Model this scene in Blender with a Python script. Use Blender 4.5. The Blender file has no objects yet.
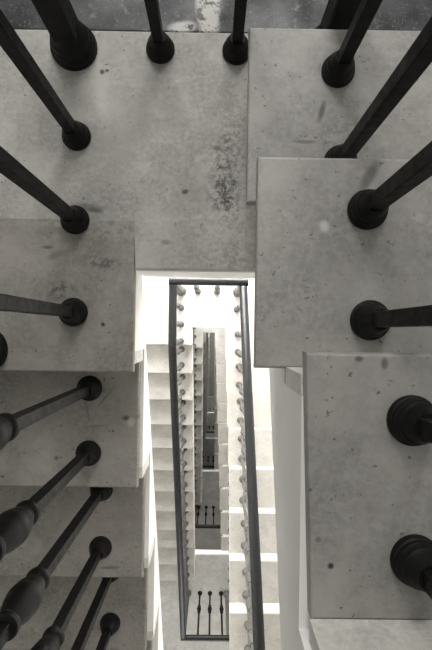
import bpy, bmesh, math, random
from mathutils import Matrix, Vector
random.seed(7)
SC = bpy.context.scene
COL = SC.collection

# ------------------------------------------------------------------ materials
def new_mat(name):
    m = bpy.data.materials.new(name); m.use_nodes = True
    nt = m.node_tree; nt.nodes.clear()
    out = nt.nodes.new('ShaderNodeOutputMaterial')
    b = nt.nodes.new('ShaderNodeBsdfPrincipled')
    nt.links.new(b.outputs[0], out.inputs[0])
    return m, nt, b

class NT:
    """tiny node-building helper"""
    def __init__(s, nt): s.nt = nt; s.pos = s.n('ShaderNodeNewGeometry').outputs['Position']
    def n(s, t): return s.nt.nodes.new(t)
    def l(s, a, b): s.nt.links.new(a, b)
    def noise(s, scale, detail=4, rough=.55, off=(0, 0, 0)):
        mp = s.n('ShaderNodeMapping'); mp.inputs['Location'].default_value = off
        s.l(s.pos, mp.inputs['Vector'])
        n = s.n('ShaderNodeTexNoise'); n.inputs['Scale'].default_value = scale
        n.inputs['Detail'].default_value = detail; n.inputs['Roughness'].default_value = rough
        s.l(mp.outputs[0], n.inputs['Vector']); return n.outputs['Fac']
    def ramp(s, v, a, b, lo=0., hi=1.):
        r = s.n('ShaderNodeMapRange'); r.inputs['From Min'].default_value = a; r.inputs['From Max'].default_value = b
        r.inputs['To Min'].default_value = lo; r.inputs['To Max'].default_value = hi
        s.l(v, r.inputs['Value']); return r.outputs[0]
    def mth(s, op, a, b):
        m = s.n('ShaderNodeMath'); m.operation = op
        for i, v in enumerate((a, b)):
            if isinstance(v, (int, float)): m.inputs[i].default_value = v
            else: s.l(v, m.inputs[i])
        return m.outputs[0]
    def mix(s, fac, a, b):
        m = s.n('ShaderNodeMix'); m.data_type = 'RGBA'
        if isinstance(fac, (int, float)): m.inputs['Factor'].default_value = fac
        else: s.l(fac, m.inputs['Factor'])
        for k, v in (('A', a), ('B', b)):
            sock = [i for i in m.inputs if i.name == k and i.type == 'RGBA'][0]
            if isinstance(v, tuple): sock.default_value = (*v, 1)
            else: s.l(v, sock)
        return [o for o in m.outputs if o.type == 'RGBA'][0]
    def blob(s, x, y, rx, ry, rot=0, soft=.5):
        mp = s.n('ShaderNodeMapping'); mp.vector_type = 'TEXTURE'
        mp.inputs['Location'].default_value = (x, y, 0); mp.inputs['Rotation'].default_value = (0, 0, rot)
        mp.inputs['Scale'].default_value = (rx, ry, 1e4)
        s.l(s.pos, mp.inputs['Vector'])
        v = s.n('ShaderNodeVectorMath'); v.operation = 'LENGTH'; s.l(mp.outputs[0], v.inputs[0])
        return s.ramp(v.outputs['Value'], 1, 1 - soft)

def concrete(name, col, seed=0., var=.25, rough=.75, spots=.5, stains=(), bump=.15):
    m, nt, b = new_mat(name); k = NT(nt); o = (seed, seed * 1.7, seed * .6)
    c0 = tuple(c * (1 - var) for c in col); c1 = tuple(min(.95, c * (1 + var)) for c in col)
    big = k.ramp(k.noise(5.5, 5, .62, o), .34, .66)
    c = k.mix(big, c0, c1)
    mid = k.ramp(k.noise(13, 7, .72, (o[2], o[0], 2)), .48, .64, 0, .75)
    c = k.mix(mid, c, tuple(x * .72 for x in col))
    fine = k.ramp(k.noise(110, 4, .7, o), .42, .62, 0, .55)
    c = k.mix(fine, c, tuple(min(1, x * 1.25) for x in col))
    light = k.mth('MULTIPLY', k.ramp(k.noise(34, 5, .7, (o[1], 3, 1)), .58, .68), .4)
    c = k.mix(light, c, tuple(min(1, x * 1.5) for x in col))
    pits = k.mth('MULTIPLY', k.ramp(k.noise(95, 3, .6, (2 + seed, 5, 1)), .66, .70), spots)
    c = k.mix(pits, c, tuple(x * .28 for x in col))
    for (x, y, rx, ry, rot, st, tone, gran) in stains:
        f = k.blob(x, y, rx * 1.15, ry * 1.15, rot, .6)
        if gran:
            f = k.mth('MULTIPLY', f, k.ramp(k.noise(gran, 5, .65, (x, y, 0)), .46, .53))
        f = k.mth('MULTIPLY', f, st)
        c = k.mix(f, c, tuple(q * tone for q in col))
    k.l(c, b.inputs['Base Color'])
    b.inputs['Roughness'].default_value = rough
    bp = k.n('ShaderNodeBump'); bp.inputs['Strength'].default_value = bump; bp.inputs['Distance'].default_value = .004
    k.l(k.noise(90, 5, .6, o), bp.inputs['Height']); k.l(bp.outputs[0], b.inputs['Normal'])
    return m

def plaster(name, col, var=.05):
    m, nt, b = new_mat(name); k = NT(nt)
    f = k.ramp(k.noise(4, 5, .6), .3, .7)
    c = k.mix(f, tuple(x * (1 - var) for x in col), tuple(min(.95, x * (1 + var)) for x in col))
    k.l(c, b.inputs['Base Color']); b.inputs['Roughness'].default_value = .8
    bp = k.n('ShaderNodeBump'); bp.inputs['Strength'].default_value = .1; bp.inputs['Distance'].default_value = .004
    k.l(k.noise(60, 4), bp.inputs['Height']); k.l(bp.outputs[0], b.inputs['Normal'])
    return m

def black_paint(name, col, rough, spec=.5):
    m, nt, b = new_mat(name); k = NT(nt)
    f = k.ramp(k.noise(45, 4), .35, .65)
    k.l(k.mix(f, col, tuple(x * 1.7 for x in col)), b.inputs['Base Color'])
    k.l(k.ramp(k.noise(70, 3), .3, .7, rough - .08, rough + .1), b.inputs['Roughness'])
    b.inputs['Specular IOR Level'].default_value = spec
    bp = k.n('ShaderNodeBump'); bp.inputs['Strength'].default_value = .12; bp.inputs['Distance'].default_value = .002
    k.l(k.noise(150, 3), bp.inputs['Height']); k.l(bp.outputs[0], b.inputs['Normal'])
    return m

def flat_mat(name, col, rough=.5, metal=0.):
    m, nt, b = new_mat(name); k = NT(nt)
    f = k.ramp(k.noise(20, 3), .3, .7)
    k.l(k.mix(f, tuple(x * .94 for x in col), col), b.inputs['Base Color'])
    b.inputs['Roughness'].default_value = rough; b.inputs['Metallic'].default_value = metal
    return m

def dark_floor_mat():
    m, nt, b = new_mat('dark_polished_floor'); k = NT(nt)
    c = k.mix(k.ramp(k.noise(9, 7, .7), .38, .66), (.016, .0165, .018), (.07, .072, .075))
    c = k.mix(k.mth('MULTIPLY', k.ramp(k.noise(240, 2), .62, .7), .5), c, (.25, .25, .25))
    # cement splashed over the floor's edge in the middle of the landing
    f = k.blob(-.022, .70, .030, .13, .05, .3)
    f2 = k.blob(-.072, .626, .036, .015, .1, .5)
    f = k.mth('MAXIMUM', f, f2)
    f = k.mth('MULTIPLY', f, k.ramp(k.noise(45, 7, .75), .42, .48))
    c = k.mix(f, c, (.42, .41, .38))
    g = k.mth('MULTIPLY', k.ramp(k.noise(22, 6, .7, (4, 2, 0)), .6, .68), .5)
    c = k.mix(g, c, (.3, .3, .29))
    k.l(c, b.inputs['Base Color']); k.l(k.ramp(k.noise(12, 4), .3, .7, .3, .6), b.inputs['Roughness']); b.inputs['Specular IOR Level'].default_value = .3
    return m

def glass_mat():
    m = bpy.data.materials.new('window_glass'); m.use_nodes = True; nt = m.node_tree; nt.nodes.clear()
    out = nt.nodes.new('ShaderNodeOutputMaterial'); mx = nt.nodes.new('ShaderNodeMixShader'); mx.inputs[0].default_value = .07
    t = nt.nodes.new('ShaderNodeBsdfTransparent'); g = nt.nodes.new('ShaderNodeBsdfGlossy'); g.inputs['Roughness'].default_value = .05
    nt.links.new(t.outputs[0], mx.inputs[1]); nt.links.new(g.outputs[0], mx.inputs[2]); nt.links.new(mx.outputs[0], out.inputs[0])
    return m

GREY = (.30, .288, .262)
# landing: (x, y, rx, ry, rot, strength, tone, grain)
S_LAND = [(.016, .275, .032, .06, .25, 1, .22, 48), (.02, .30, .03, .10, .2, .8, .45, 110), (.03, .38, .03, .10, 0, .6, .5, 90), (.04, .30, .06, .26, 0, .5, 1.55, 120),
          (-.062, .284, .008, .006, .3, 1, .25, 0), (-.262, .249, .035, .010, -.1, .75, .38, 0), (-.245, .243, .018, .006, -.1, .8, .3, 0),
          (-.17, .42, .10, .06, .5, .35, .62, 0), (-.22, .36, .06, .05, 0, .25, .6, 0), (-.236, .528, .006, .006, 0, 1, .2, 0), (-.226, .531, .0045, .004, 0, 1, .2, 0),
          (-.10, .40, .05, .03, .3, .3, 1.4, 0), (.0, .21, .06, .05, 0, .5, 1.4, 70), (.02, .15, .07, .04, 0, .45, .6, 80),
          (-.1, .18, .012, .006, 0, .6, .4, 0), (.055, .20, .008, .2, 0, .6, 1.6, 60)]
S_LAND += [(.0125, .305, .013, .010, .2, 1, .2, 100), (.017, .287, .011, .013, 0, 1, .2, 100), (.022, .262, .013, .016, .2, 1, .25, 100), (.037, .302, .008, .012, 0, 1, .3, 100),
           (.006, .335, .008, .006, 0, 1, .25, 120), (.02, .385, .016, .022, .4, .9, .4, 110), (.004, .375, .012, .01, 0, .9, .4, 110), (-.14, .50, .10, .035, .3, .4, .68, 25), (.04, .45, .06, .035, -.4, .35, .7, 25), (-.30, .45, .08, .05, .8, .3, .72, 20), (-.04, .35, .03, .006, .5, .5, 1.5, 60),
           (-.12, .445, .028, .028, 0, .3, 1.35, 50), (.022, .335, .016, .03, .3, .8, .35, 45), (-.28, .30, .12, .012, .7, .3, 1.4, 60), (-.02, .235, .12, .006, .1, .45, 1.5, 70)]
S_LEFT = [(-.28, .218, .12, .012, 0, .6, 1.55, 60), (-.22, .19, .05, .04, 0, .4, .7, 25), (-.33, .05, .09, .06, .3, .35, .72, 22), (-.17, .06, .02, .12, 0, .35, .7, 30),
          (-.25, -.16, .03, .004, .9, .6, .5, 0), (-.29, -.19, .004, .03, .2, .5, .5, 0), (-.27, -.225, .03, .004, .1, .5, .5, 0), (-.23, .136, .05, .014, -.1, .9, .42, 55), (-.31, .078, .032, .020, .2, .9, .36, 70), (-.26, .24, .10, .03, 0, .35, 1.5, 90),
          (-.34, .166, .014, .004, 0, .8, .3, 0), (-.325, .15, .02, .008, .4, .6, .5, 0), (-.225, .01, .005, .005, 0, 1, .15, 0),
          (-.20, .2, .08, .02, 0, .5, 1.45, 80), (-.2, -.205, .010, .007, 0, .9, .3, 0), (-.165, -.2, .012, .006, .3, .9, .3, 0),
          (-.188, -.215, .010, .012, 0, .7, 1.9, 0), (-.26, -.62, .03, .005, .05, .8, .45, 0), (-.36, -.3, .006, .006, 0, .8, .3, 0)]
S_RIGHT = [(.185, .39, .006, .022, -.25, .9, .3, 0), (.155, .335, .022, .004, 0, .8, .4, 0), (.16, .155, .008, .010, .4, .8, 1.8, 0),
           (.14, -.27, .0042, .0042, 0, 1, .08, 0), (.125, -.24, .004, .004, 0, .7, .4, 0), (.30, .03, .06, .12, .3, .35, .65, 0),
           (.225, .23, .01, .03, -.5, .8, .3, 0), (.24, .50, .012, .01, 0, .8, 1.7, 0), (.19, .10, .08, .05, 0, .3, .7, 0),
           (.17, -.03, .006, .004, 0, .8, .3, 0), (.2, -.035, .005, .008, 0, .8, .3, 0)]
M = dict(
    landing=concrete('landing_concrete', (.315, .306, .285), 0, .34, .7, .9, S_LAND),
    tread_left=concrete('left_tread_concrete', (.23, .218, .198), 3.1, .34, .75, .9, S_LEFT),
    tread_right=concrete('right_tread_concrete', (.258, .25, .234), 5.7, .3, .6, .8, S_RIGHT),
    tread=concrete('tread_concrete', (.42, .405, .375), 9.2, .12, .75, .3),
    slab=concrete('slab_concrete', (.40, .39, .365), 12.4, .16, .75, .5),
    riser=concrete('riser_cement', (.55, .54, .5), 2.2, .08, .8, .15),
    plaster=plaster('white_plaster', (.79, .78, .755)),
    wall=plaster('wall_plaster', (.74, .735, .72)),
    iron=black_paint('black_iron_paint', (.004, .004, .0037), .5, .16),
    hazed=black_paint('hazed_black_paint', (.075, .073, .068), .5, .5),  # same black paint made paler, standing in for haze and flare below
    rail=black_paint('black_rail_paint', (.008, .0083, .0085), .36, .28),
    floor=dark_floor_mat(), glass=glass_mat(),
    frame=flat_mat('white_window_frame', (.75, .75, .74), .4),
)

# ------------------------------------------------------------------ mesh helpers
def obj(name, bm, mat, parent=None, loc=None, smooth=None):
    bmesh.ops.recalc_face_normals(bm, faces=bm.faces)
    me = bpy.data.meshes.new(name); bm.to_mesh(me); bm.free()
    if mat: me.materials.append(mat)
    if smooth is not None:
        me.polygons.foreach_set('use_smooth', [True] * len(me.polygons))
        try: me.set_sharp_from_angle(angle=smooth)
        except Exception: pass
    return link(name, me, parent, loc)

def link(name, me, parent=None, loc=None):
    o = bpy.data.objects.new(name, me); COL.objects.link(o)
    if parent: o.parent = parent
    if loc is not None: o.location = loc
    return o

def tag(o, label=None, cat=None, group=None, kind=None):
    if label: o['label'] = label
    if cat: o['category'] = cat
    if group: o['group'] = group
    if kind: o['kind'] = kind
    return o

def empty(name, loc, label, cat, group=None):
    o = bpy.data.objects.new(name, None); COL.objects.link(o); o.location = loc; o.empty_display_size = .1
    return tag(o, label, cat, group)

def box(bm, x0, x1, y0, y1, z0, z1, bev=0.):
    vs = [bm.verts.new((x, y, z)) for x in (x0, x1) for y in (y0, y1) for z in (z0, z1)]
    f = [(0, 1, 3, 2), (4, 6, 7, 5), (0, 4, 5, 1), (2, 3, 7, 6), (0, 2, 6, 4), (1, 5, 7, 3)]
    fs = [bm.faces.new([vs[i] for i in q]) for q in f]
    if bev:
        es = list({e for q in fs for e in q.edges})
        bmesh.ops.bevel(bm, geom=es, offset=bev, segments=2, profile=.5, affect='EDGES')
    return bm

def prism_yz(bm, pts, x0, x1):
    a = [bm.verts.new((x0, y, z)) for y, z in pts]; b = [bm.verts.new((x1, y, z)) for y, z in pts]
    n = len(pts); bm.faces.new(a); bm.faces.new(b[::-1])
    for i in range(n): bm.faces.new((a[i], b[i], b[(i + 1) % n], a[(i + 1) % n]))

def prism_xy(bm, pts, z0, z1, bev=0.):
    a = [bm.verts.new((x, y, z0)) for x, y in pts]; b = [bm.verts.new((x, y, z1)) for x, y in pts]
    n = len(pts); bm.faces.new(a[::-1]); ft = bm.faces.new(b)
    for i in range(n): bm.faces.new((a[i], a[(i + 1) % n], b[(i + 1) % n], b[i]))
    if bev: bmesh.ops.bevel(bm, geom=list(ft.edges), offset=bev, segments=2, profile=.5, affect='EDGES')

def lathe(bm, prof, seg=28):
    rings = []
    for r, z in prof:
        rings.append([bm.verts.new((r * math.cos(2 * math.pi * i / seg), r * math.sin(2 * math.pi * i / seg), z)) for i in range(seg)])
    for a, b in zip(rings, rings[1:]):
        for i in range(seg): bm.faces.new((a[i], a[(i + 1) % seg], b[(i + 1) % seg], b[i]))
    bm.faces.new(rings[0][::-1]); bm.faces.new(rings[-1])

def rough_edges(bm, amp, sel, seed):
    rnd = random.Random(seed)
    for v in bm.verts:
        if sel(v): v.co.x += rnd.uniform(-amp, amp); v.co.y += rnd.uniform(-amp, amp)

# ------------------------------------------------------------------ geometry of the stair (metres; y is away from the flights, z up)
T, N = .28, 12
TT = .022                                           # tread slab thickness
XL, XR = -.285, .225                                # lines of the balusters
WL, WR, WB, WF = -1.45, 1.40, 1.80, -4.85           # walls of the stairwell
HALF = [ # half landings: z, first nosing of flight down, first nosing of flight up, slab edge, baluster row, back of slab
    dict(z=0.0, v1=-.087, vA=.537, edge=.124, row=.575, back=.614),
    dict(z=-3.497, v1=-.1335, vA=.051, edge=.03, row=.37, back=.45),
    dict(z=-6.89, v1=-.28, vA=.03, edge=-.03, row=.37, back=.45),
    dict(z=-10.25, v1=-.28, vA=.03, edge=-.03, row=.37, back=.45),
    dict(z=-14.2, v1=-.28, vA=.03, edge=-.03, row=.37, back=.45),
    dict(z=-18.3, v1=-.28, vA=.03, edge=-.03, row=.37, back=.45),
]
FULL = [dict(z=1.67), dict(z=-1.669), dict(z=-5.336), dict(z=-8.39), dict(z=-12.1), dict(z=-16.25), dict(z=-20.35)]
for f in FULL: f.update(edge=-2.95, row=-3.45)
FULL[3].update(edge=-2.76)
GROUND = -22.6

def flight(label, lo_z, up, y0, n, r, edges, body_x, wall_x, tread_mat, group='concrete stair flights', NOSE=.016, soff=.25, first=None, riser_x=None):
    """up=True: climbs towards -y from lo_z; up=False: goes down towards -y. y0: first nosing line."""
    sgn = 1 if wall_x > 0 else -1
    root = empty('stair_flight', ((body_x + wall_x) / 2, y0, lo_z), label, 'staircase', group)
    R = Vector(root.location)
    def add(name, bm, mat):
        for v in bm.verts: v.co -= R
        return obj(name, bm, mat, root)
    prof = []
    if up:
        for j in range(1, n + 1):
            f = y0 - (j - 1) * T - NOSE - .026
            prof += [(f, lo_z + (j - 1) * r - (TT if j > 1 else 0)), (f, lo_z + j * r - TT)]
        k = r / T
        ye = prof[-1][0]
        # soffit is parallel to the line of the nosings
        prof += [(ye, lo_z + r + (y0 - ye) * k - soff), (y0 - .46, lo_z + r + .46 * k - soff), (y0 - .054, lo_z - .02)]
    else:
        y00 = y0 + T if first is None else first
        prof.append((y00, lo_z - TT))
        for j in range(0, n):
            f = y0 - j * T + NOSE + .026
            prof += [(f, lo_z - j * r - TT), (f, lo_z - (j + 1) * r - (TT if j < n - 1 else 0))]
        k = -r / T
        ye = prof[-1][0]
        prof += [(ye - .02, lo_z - n * r - .03), (ye + .16, lo_z - n * r - .03 ), (y00, lo_z + T * r / T - .19)]
    bm = bmesh.new(); prism_yz(bm, prof, *sorted((body_x, wall_x)))
    s = add('stringer', bm, M['plaster']); s['label'] = 'white plastered stringer and soffit'
    for j in range(n):
        ex = edges[min(j, len(edges) - 1)]; tr = True
        if up:
            if j == n - 1: tr = False
            z = lo_z + (j + 1) * r; a, b = y0 - j * T, y0 - (j + 1) * T - NOSE - .002
            zr0, zr1 = lo_z + j * r, z - TT; ra, rb = a - NOSE, a - NOSE - .026
        else:
            z = lo_z - j * r; b, a = y0 - j * T, (y0 - (j - 1) * T + NOSE + .002 if j else y00)
            zr0, zr1 = z - r, z - TT; ra, rb = b + NOSE, b + NOSE + .026
        if tr:
            e0, e1 = ex if isinstance(ex, tuple) else (ex, ex)          # some slabs are laid a little askew
            bm = bmesh.new(); prism_xy(bm, [(e0, a), (e1, b), (wall_x, b), (wall_x, a)], z - TT, z, .004)
            add('tread', bm, tread_mat)
        bm = bmesh.new(); box(bm, *sorted((body_x if riser_x is None else riser_x[min(j, len(riser_x) - 1)], wall_x)), *sorted((ra, rb)), zr0, zr1)
        add('riser', bm, M['riser'])
    return root

def slab(name, label, pts, z, th, mat, cat='landing', group='concrete landing slabs', kind=None):
    bm = bmesh.new()
    cx = sum(p[0] for p in pts) / len(pts); cy = sum(p[1] for p in pts) / len(pts)
    top = .028 if not kind else th
    prism_xy(bm, [(x - cx, y - cy) for x, y in pts], -top, 0, .003)
    o = obj(name, bm, mat, None, (cx, cy, z))
    if not kind:
        bm = bmesh.new(); prism_xy(bm, [(x - cx, y - cy) for x, y in pts], -th, -top)
        e = obj('slab_edge', bm, M['plaster'], o); e['label'] = 'white plastered slab edge'
    return tag(o, label, None if kind else cat, None if kind else group, kind)

# ------------------------------------------------------------------ railings
def collar_mesh(s=1.):
    bm = bmesh.new()
    lathe(bm, [(r * s, z * s) for r, z in [(.029, 0), (.0295, .005), (.0285, .009), (.0265, .0105), (.0262, .016), (.0245, .018), (.0235, .025),
                                           (.0215, .027), (.0195, .034), (.0175, .040), (.0165, .042), (.0150, .046)]])
    o = bpy.data.meshes.new('base_collar'); bmesh.ops.recalc_face_normals(bm, faces=bm.faces); bm.to_mesh(o); bm.free()
    o.materials.append(M['iron']); o.polygons.foreach_set('use_smooth', [True] * len(o.polygons)); o.set_sharp_from_angle(angle=.6)
    return o
def knuckle_mesh():
    bm = bmesh.new()
    lathe(bm, [(.0135, -.072), (.0195, -.068), (.0205, -.062), (.0195, -.056), (.0160, -.052), (.0165, -.046), (.0215, -.034), (.0245, -.020), (.0255, -.010),
               (.0262, -.008), (.0262, .004), (.0255, .006), (.0245, .016), (.0215, .030), (.0170, .044), (.0155, .050), (.0190, .054), (.0205, .060), (.0195, .066), (.0135, .070)])
    o = bpy.data.meshes.new('knuckle'); bmesh.ops.recalc_face_normals(bm, faces=bm.faces); bm.to_mesh(o); bm.free()
    o.materials.append(M['iron']); o.polygons.foreach_set('use_smooth', [True] * len(o.polygons)); o.set_sharp_from_angle(angle=.6)
    return o
COLLAR, NEWEL_COLLAR, KNUCKLE = collar_mesh(), collar_mesh(1.62), knuckle_mesh()
def hazed(me):
    c = me.copy(); c.materials.clear(); c.materials.append(M['hazed']); return c
COLLAR_D, NEWEL_COLLAR_D, KNUCKLE_D = hazed(COLLAR), hazed(NEWEL_COLLAR), hazed(KNUCKLE)
BARS = {}
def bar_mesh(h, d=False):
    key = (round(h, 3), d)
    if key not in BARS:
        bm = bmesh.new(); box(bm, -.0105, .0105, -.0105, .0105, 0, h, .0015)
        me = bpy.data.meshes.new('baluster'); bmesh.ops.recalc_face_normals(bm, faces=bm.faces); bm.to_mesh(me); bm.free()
        me.materials.append(M['hazed' if d else 'iron']); BARS[key] = me
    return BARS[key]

def baluster(root, x, y, z, h, kz):
    R = Vector(root.location)
    d = z < -1.8 and y > -3.4                        # lower flights take the paint with bright haze put into its colour
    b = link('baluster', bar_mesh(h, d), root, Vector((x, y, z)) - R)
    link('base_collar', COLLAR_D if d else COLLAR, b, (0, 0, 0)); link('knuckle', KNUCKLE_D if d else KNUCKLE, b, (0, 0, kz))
    return b

def newel(label, x, y, z, h):
    bm = bmesh.new(); box(bm, -.0235, .0235, -.0235, .0235, 0, h, .003)
    o = obj('newel_post', bm, M['hazed' if z < -1.8 else 'iron'], None, (x, y, z)); tag(o, label, 'post', 'square newel posts')
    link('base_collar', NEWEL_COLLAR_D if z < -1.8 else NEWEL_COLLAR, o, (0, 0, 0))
    return o

RW, RH = .030, .046
RPROF = [(-RW, .004), (-RW + .004, 0), (RW - .004, 0), (RW, .004), (RW, .026), (RW - .006, .036), (RW - .016, RH - .003), (0, RH), (-RW + .016, RH - .003), (-RW + .006, .036), (-RW, .026)]
def handrail(root, pts, axis):
    """sweep of the rail's section along pts; axis 'x' sweeps across, 'y' sweeps along the flights."""
    R = Vector(root.location); bm = bmesh.new(); rings = []
    for p in pts:
        p = Vector(p) - R
        rings.append([bm.verts.new(p + (Vector((u, 0, w)) if axis == 'y' else Vector((0, u, w)))) for u, w in RPROF])
    n = len(RPROF)
    for a, b in zip(rings, rings[1:]):
        for i in range(n): bm.faces.new((a[i], a[(i + 1) % n], b[(i + 1) % n], b[i]))
    bm.faces.new(rings[0]); bm.faces.new(rings[-1][::-1])
    return obj('handrail', bm, M['rail'], root, None, .5)

RAILH = .90
def rail_down(label, L, F, r, n=N, x=XL, landing_bars=None, lean=0.):
    """along the flight going down from half landing L to full landing F"""
    row, v1, z = L['row'], L['v1'], L['z']
    end = F['row']
    root = empty('stair_balustrade', (x, row - .05, z), label, 'railing', 'balustrades along the flights')
    def xx(y): return x - lean * max(0, min(1, (y - end) / (row - end)))
    def rz(y): return z + RAILH + min(0, (y - v1) * r / T)
    ye = v1 - n * T
    pts = [(x, row - RW - .001, z + RAILH), (x, v1 + .02, z + RAILH), (x, v1 - .02, rz(v1 - .02))]
    yy = max(ye, end + RW + .001); pts.append((x, yy, rz(yy)))
    if end + RW < ye - .01: pts.append((x, end + RW + .001, rz(ye)))
    pts = [(xx(p[1]), p[1], p[2]) for p in pts]
    handrail(root, pts, 'y')
    y = row - .165
    k0 = v1 + .035                                   # second to last baluster before the first nosing
    m = max(1, round((row - k0) / .165)); st = (row - k0) / m
    for yb in (landing_bars or [row - i * st for i in range(1, m + 1)]):
        baluster(root, xx(yb), yb, z, rz(yb) - z + .005, (.49 if landing_bars else .38))
    for k in range(n):
        for off, kz in ((.05, .515), (.20, .43)):
            yb = v1 - k * T - off; zb = z - (k + 1) * r
            if yb < end + .1: continue
            baluster(root, xx(yb), yb, zb, rz(yb) - zb + .005, kz)
    return root

def rail_up(label, L, F, r, n=N, x0=XR, skew=0.):
    row, vA, z = L['row'], L['vA'], L['z']; end = F['row']
    x = x0
    def xx(y): return x0 + skew * (row - y)
    root = empty('stair_balustrade', (x, row - .05, z), label, 'railing', 'balustrades along the flights')
    ys, ye = min(vA + T, row - .05), vA - (N - 1) * T
    def rz(y): return z + RAILH + max(0., min((vA + T - y) * r / T, N * r))
    yn = vA - n * T if n < N else None
    pts = [(x, row - RW - .001, rz(row - RW - .001))]
    if vA + T < row - RW - .02: pts.append((x, vA + T, rz(vA + T)))
    stop = yn if yn is not None else end + RW + .001
    if n == N and stop < ye: pts.append((x, ye, rz(ye)))
    pts.append((x, stop, rz(stop)))
    pts = [(xx(p[1]) + (.004 if 0 < skew < .03 else 0), p[1], p[2]) for p in pts]
    handrail(root, pts, 'y')
    gap = row - (vA - .077)
    m = int(gap / .165)
    for i in range(1, m):
        yb = row - i * .165
        if yb > vA + .03: baluster(root, xx(yb), yb, z, rz(yb) - z + .005, .38)
    for j in range(n):
        for off, kz in ((.077, .40), (.238, .48)):
            yb = vA - j * T - off; zb = z + (j + 1) * r
            if yb < end + .1: continue
            if j == N - 1 : zb = z + N * r
            baluster(root, xx(yb), yb, zb, rz(yb) - zb + .005, kz)
    return root

def rail_across(label, P, xs):
    z, y = P['z'], P['row']
    root = empty('landing_balustrade', (0, y, z), label, 'railing', 'balustrades across the landings')
    handrail(root, [(XL - RW - (.022 if P is HALF[1] else 0), y, z + RAILH), (XR + RW, y, z + RAILH)], 'x')
    for x in xs: baluster(root, x, y, z, RAILH + .005, .36)
    return root

# ------------------------------------------------------------------ build the flights and landings
def rr(a, b, n=N): return abs(a - b) / n
r0 = .139
H0, F0, F1 = HALF[0], FULL[0], FULL[1]
# the flights around the camera
flight('grey concrete flight descending at left in front, five treads and white stringer beside the well', 0, False, H0['v1'], N, r0,
       [-.163, -.171, -.1745, -.182], -.163, WL, M['tread_left'], first=.2255)
flight('nearest concrete flight rising at right towards the viewer, big grey treads overhead of the well', 0, True, H0['vA'], N, r0,
       [.055, .061, (.108, .118), .115], .108, WR, M['tread_right'], NOSE=.028, soff=.385, riser_x=[.1065, .1065, .1065, .116])
b = H0['back']
slab('landing_slab', 'topmost grey concrete landing with worn pitted patch, white well below its edge',
     [(WL, b), (WL, .225), (-.162, .225), (-.162, H0['edge']), (WR, H0['edge']), (WR, b)], 0, .14, M['landing'])
o = slab('floor', 'dark polished floor with cement splashes behind the top landing', [(WL, WB), (WL, b + .001), (WR, b + .001), (WR, WB)], -.003, .13, M['floor'], kind='structure')
rail_down('black iron balustrade over the left front flight, large knuckled bars leaning out of frame', H0, F1, r0, landing_bars=(.393, .222, .034))
rail_up('black iron balustrade on the big right front treads, bars leaning out at right', H0, F0, r0, 12, x0=.208, skew=.035)
rail_across('black iron balustrade across the top landing, two bars between newel posts', H0, (-.117, .039))
newel('thick square black newel post on stepped collar at top left of landing', XL - .008, H0['row'], 0, RAILH)
newel('thick square black newel post at top right, foot hidden behind first step', XR - .004, H0['row'], 0, RAILH)

bm = bmesh.new(); box(bm, -.0275, .0275, -.0275, .0275, 0, .95, .003)
o = tag(obj('wall_side_post', bm, M['iron'], None, (-.464, -.045, 0)), 'round stepped post foot cut off by the left edge of the photo', 'post')
link('base_collar', NEWEL_COLLAR, o, (0, 0, 0))

names_half = ['', 'bright white landing at the top of the first railing loop below',
              'second landing down, pale slab edge above the narrow dark well',
              'third landing down, tiny pale edge at the head of the dark well',
              'fourth landing down, deep in the narrow dark well', 'lowest half landing deep in the dark well']
dn = ['', 'sunlit concrete flight descending left of the first railing loop below',
      'narrow strip of treads inside the railing loop at its left edge', 'third descending flight, sliver of treads in the dark well',
      'fourth descending flight deep in the dark well', 'lowest descending flight deep in the dark well']
upn = ['', 'pale beige flight with bright white risers right of the railing loop below',
       'narrow pale strip of flight inside the loop beside the right railing', 'third rising flight, sliver at the right of the dark well',
       'fourth rising flight deep in the dark well', 'lowest rising flight deep in the dark well']
rdn = ['', 'dark railing down the left side of the rail loop below', 'railing of the second flight down, shadowed along the inner left strip',
       'railing of the third descending flight in the dark well']
run = ['', 'glossy dark railing down the right side of the rail loop below', 'railing of the second rising flight under the right strip',
       'railing of the third rising flight in the dark well']
rac = ['', 'short top rail of the loop below with two bars on bright landing', 'top railing of the second landing down, mostly hidden']
fln = ['', 'landing one floor below the viewer, hidden under the front flights', 'pale concrete landing at the foot of the railing loop with speckled edge',
       'dark shaded landing beyond the middle three-bar railing', 'shaded grey landing above the small upper three-bar railing',
       'nearly black landing in the dark box of the well', 'deepest landing, bright edge line in the narrow well']
rfl = ['', 'railing of the landing one floor below the viewer, out of view', 'bottom rail of the large loop with three knobbed bars',
       'middle small three-bar railing against the dark landing', 'upper small three-bar railing in the shaded well',
       'barely visible railing in the black box of the well', 'deepest tiny railing in the well']
TE = {1: ([-.2], [.112, .116, .124, .134, .14, .14]), 2: ([-.172 - .003 * i for i in range(12)], [.03 + .012 * i for i in range(12)]),
      3: ([-.17], [.06]), 4: ([-.165], [.06]), 5: ([-.16], [.06])}
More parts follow.
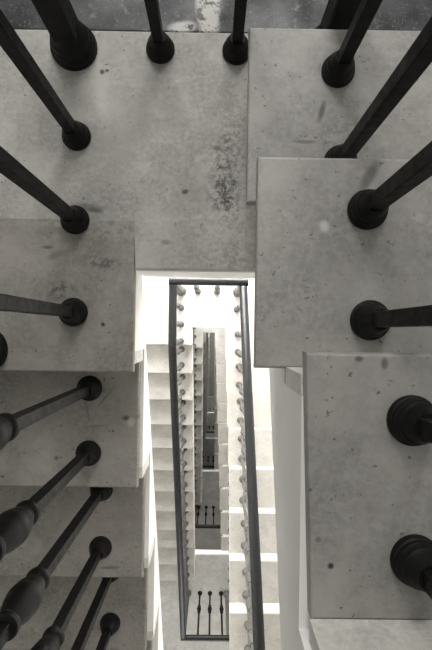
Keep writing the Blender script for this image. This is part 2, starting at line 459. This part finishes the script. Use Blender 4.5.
for i in range(1, 6):
    L = HALF[i]; Fu, Fd = FULL[i], FULL[i + 1]
    el, er = TE[i]
    flight(dn[i], L['z'], False, L['v1'], N, rr(L['z'], Fd['z']), el, el[0] + .004, WL, M['tread'])
    flight(upn[i], L['z'], True, L['vA'], N, rr(L['z'], Fu['z']), er, max(er) + .004, WR, M['tread'])
    slab('landing_slab', names_half[i], [(WL, L['back']), (WL, L['v1'] + T + .0005), (el[0] + .001, L['v1'] + T + .0005), (el[0] + .001, L['edge']), (WR, L['edge']), (WR, L['back'])], L['z'], .14, M['slab'])
    slab('floor', names_half[i].split(',')[0] + ', floor at its back', [(WL, WB), (WL, L['back'] + .001), (WR, L['back'] + .001), (WR, WB)], L['z'] - .002, .13, M['slab'], kind='structure')
    if i <= 3:
        rail_down(rdn[i], L, Fd, rr(L['z'], Fd['z']), x=XL - (.025 if i > 1 else 0), lean=.022 if i == 1 else 0.); rail_up(run[i], L, Fu, rr(L['z'], Fu['z']), x0=XR + (.045 if i > 1 else -.012), skew=.022 if i == 1 else 0.)
    if i <= 2:
        rail_across(rac[i], L, (-.15, .028))
        w = ['', 'short newel post inside the %s top corner of the bright rail loop', 'newel post at the %s end of the second landing railing, hidden'][i]
        newel(w % 'left', XL - (.022 if i == 1 else 0), L['row'], L['z'], RAILH); newel(w % 'right', XR, L['row'], L['z'], RAILH)
for i in range(1, 7):
    F = FULL[i]
    # the slab's strip along the well and the floor behind it
    up_i = i if i < 6 else None
    xl = TE.get(i - 1, ([-.185], [.1]))[0][-1] if i > 1 else -.182
    v_end = HALF[i - 1]['v1'] - (N - 1) * T
    pts = [(WL, v_end - .001 + .028), (xl, v_end - .001 + .028), (xl, F['edge']), (WR, F['edge']), (WR, F['row'] - .08), (WL, F['row'] - .08)]
    slab('landing_slab', fln[i], pts, F['z'], .15, M['slab'])
    slab('floor', fln[i].split(',')[0] + ', floor beyond the railing', [(WL, F['row'] - .081), (WR, F['row'] - .081), (WR, WF), (WL, WF)], F['z'] - .002, .15, M['slab'], kind='structure')
    rail_across(rfl[i], F, (-.126, .006, .152) if i < 3 else (-.235, -.088, .052))
    if i <= 3:
        p = ['', 'newel post one floor below the viewer, %s end, out of view', 'newel post at the %s lower corner of the large rail loop', 'newel post at the %s end of middle three-bar railing'][i]
        newel(p % 'left', XL, F['row'], F['z'], RAILH); newel(p % 'right', XR, F['row'], F['z'], RAILH)
# ground floor
slab('floor', 'ground floor at the bottom of the well', [(WL, WB), (WL, WF), (WR, WF), (WR, WB)], GROUND, .15, M['slab'], kind='structure')

# ------------------------------------------------------------------ walls with windows
TOP = 3.6
def wall(name, bmf):
    bm = bmesh.new(); bmf(bm); return tag(obj(name, bm, M['wall']), kind='structure')
wall('wall_left', lambda bm: box(bm, WL - .15, WL - .001, WF, WB, GROUND, TOP))
wall('wall_right', lambda bm: box(bm, WR + .001, WR + .15, WF, WB, GROUND, TOP))
FLO, FHI = -4.5, -3.0  # opening for the added front window
def front_wall(bm):
    y0, y1 = WF - .15, WF - .001
    box(bm, WL - .15, WR + .15, y0, y1, FHI, TOP); box(bm, WL - .15, WR + .15, y0, y1, GROUND, FLO)
    box(bm, WL - .15, -.75, y0, y1, FLO, FHI); box(bm, .70, WR + .15, y0, y1, FLO, FHI)
wall('wall_front', front_wall)
WIN = [(1.05, 2.35, 100), (-2.75, -1.0, 520), (-6.1, -4.6, 300), (-9.4, -8.0, 100), (-13.4, -12.0, 14), (-17.4, -16.0, 260), (-21.6, -20.4, 60)]   # sill, head, daylight; lowest windows are added to brighten the deep well
WX0, WX1 = -.75, .70
def back_wall(bm):
    zs = [TOP]
    y0, y1 = WB + .001, WB + .2
    for lo, hi, _ in WIN:
        box(bm, WL - .15, WR + .15, y0, y1, hi, zs[-1]); zs.append(lo)
        box(bm, WL - .15, WX0, y0, y1, lo, hi); box(bm, WX1, WR + .15, y0, y1, lo, hi)
    box(bm, WL - .15, WR + .15, y0, y1, GROUND, zs[-1])
wall('wall_back', back_wall)
wall('ceiling', lambda bm: box(bm, WL - .15, WR + .15, WF - .15, WB + .2, TOP + .001, TOP + .15))
for i, (lo, hi, p) in enumerate(WIN + [(FLO, FHI, 34)]):
    front = i == len(WIN)  # front window and its light are made up to fill the lower left flight
    bm = bmesh.new(); c = .05; yw = WF - .14 if front else WB + .08; y0, y1 = yw, yw + .06; g = .002
    X0, X1, Z0, Z1 = WX0 + g, WX1 - g, lo + g, hi - g
    box(bm, X0, X1, y0, y1, Z0, Z0 + c); box(bm, X0, X1, y0, y1, Z1 - c, Z1)
    for xa in (X0, (X0 + X1) / 2 - c / 2, X1 - c): box(bm, xa, xa + c, y0, y1, Z0 + c, Z1 - c)
    w = tag(obj('window_%d' % (i + 1), bm, M['frame']), kind='structure')  # front window and lowest windows are added
    bm = bmesh.new(); box(bm, X0 + c, (X0 + X1) / 2 - c / 2, yw + .028, yw + .032, Z0 + c, Z1 - c); box(bm, (X0 + X1) / 2 + c / 2, X1 - c, yw + .028, yw + .032, Z0 + c, Z1 - c)
    obj('pane', bm, M['glass'], w)
    la = bpy.data.lights.new('daylight', 'AREA'); la.shape = 'RECTANGLE'; la.size = WX1 - WX0; la.size_y = hi - lo; la.energy = p; la.color = (1, .985, .96)  # at the front and lowest windows this is added fill
    lo_ = bpy.data.objects.new('daylight', la); COL.objects.link(lo_); lo_.location = ((WX0 + WX1) / 2, WF - .35 if front else WB + .4, (lo + hi) / 2 + .1)
    lo_.rotation_euler = (math.radians(80 if front else -80), 0, 0)
la = bpy.data.lights.new('added_fill_light', 'AREA'); la.shape = 'DISK'; la.size = .9; la.energy = 8; la.color = (1, .985, .96)  # added soft fill under the ceiling, no real fitting there
o = bpy.data.objects.new('added_fill_light', la); COL.objects.link(o); o.location = (-.1, .6, TOP - .05)

wd = bpy.data.worlds.new('World'); SC.world = wd; wd.use_nodes = True
bg = wd.node_tree.nodes['Background']; bg.inputs[0].default_value = (.85, .92, 1, 1); bg.inputs[1].default_value = 1.0

# ------------------------------------------------------------------ camera: held over the well, looking straight down
f_px = 476.0; CAMZ = .971; ROLL, TX, TY = .0148, -.0055, .0126
Mr = Matrix(((math.cos(ROLL), -math.sin(ROLL), 0), (math.sin(ROLL), math.cos(ROLL), 0), (0, 0, 1)))
Mx = Matrix(((math.cos(TX), 0, math.sin(TX)), (0, 1, 0), (-math.sin(TX), 0, math.cos(TX))))
My = Matrix(((1, 0, 0), (0, math.cos(TY), math.sin(TY)), (0, -math.sin(TY), math.cos(TY))))
A = My @ Mx @ Mr
rows = [Vector((A[i][0], -A[i][1], -A[i][2])) for i in range(3)]
right, up, back = rows[0], -rows[1], -rows[2]
cam = bpy.data.cameras.new('Camera'); co = bpy.data.objects.new('Camera', cam); COL.objects.link(co)
mw = Matrix((right, up, back)).transposed().to_4x4(); mw.translation = Vector((0, 0, CAMZ)); co.matrix_world = mw
cam.sensor_fit = 'VERTICAL'; cam.sensor_height = 24; cam.lens = f_px / 650 * 24; cam.clip_start = .01
SC.camera = co
SC.view_settings.view_transform = 'Standard'; SC.view_settings.look = 'None'
SC.view_settings.exposure = 0; SC.view_settings.gamma = 1
SC.cycles.max_bounces = 10; SC.cycles.diffuse_bounces = 6
try: SC.cycles.use_denoising = True
except Exception: pass
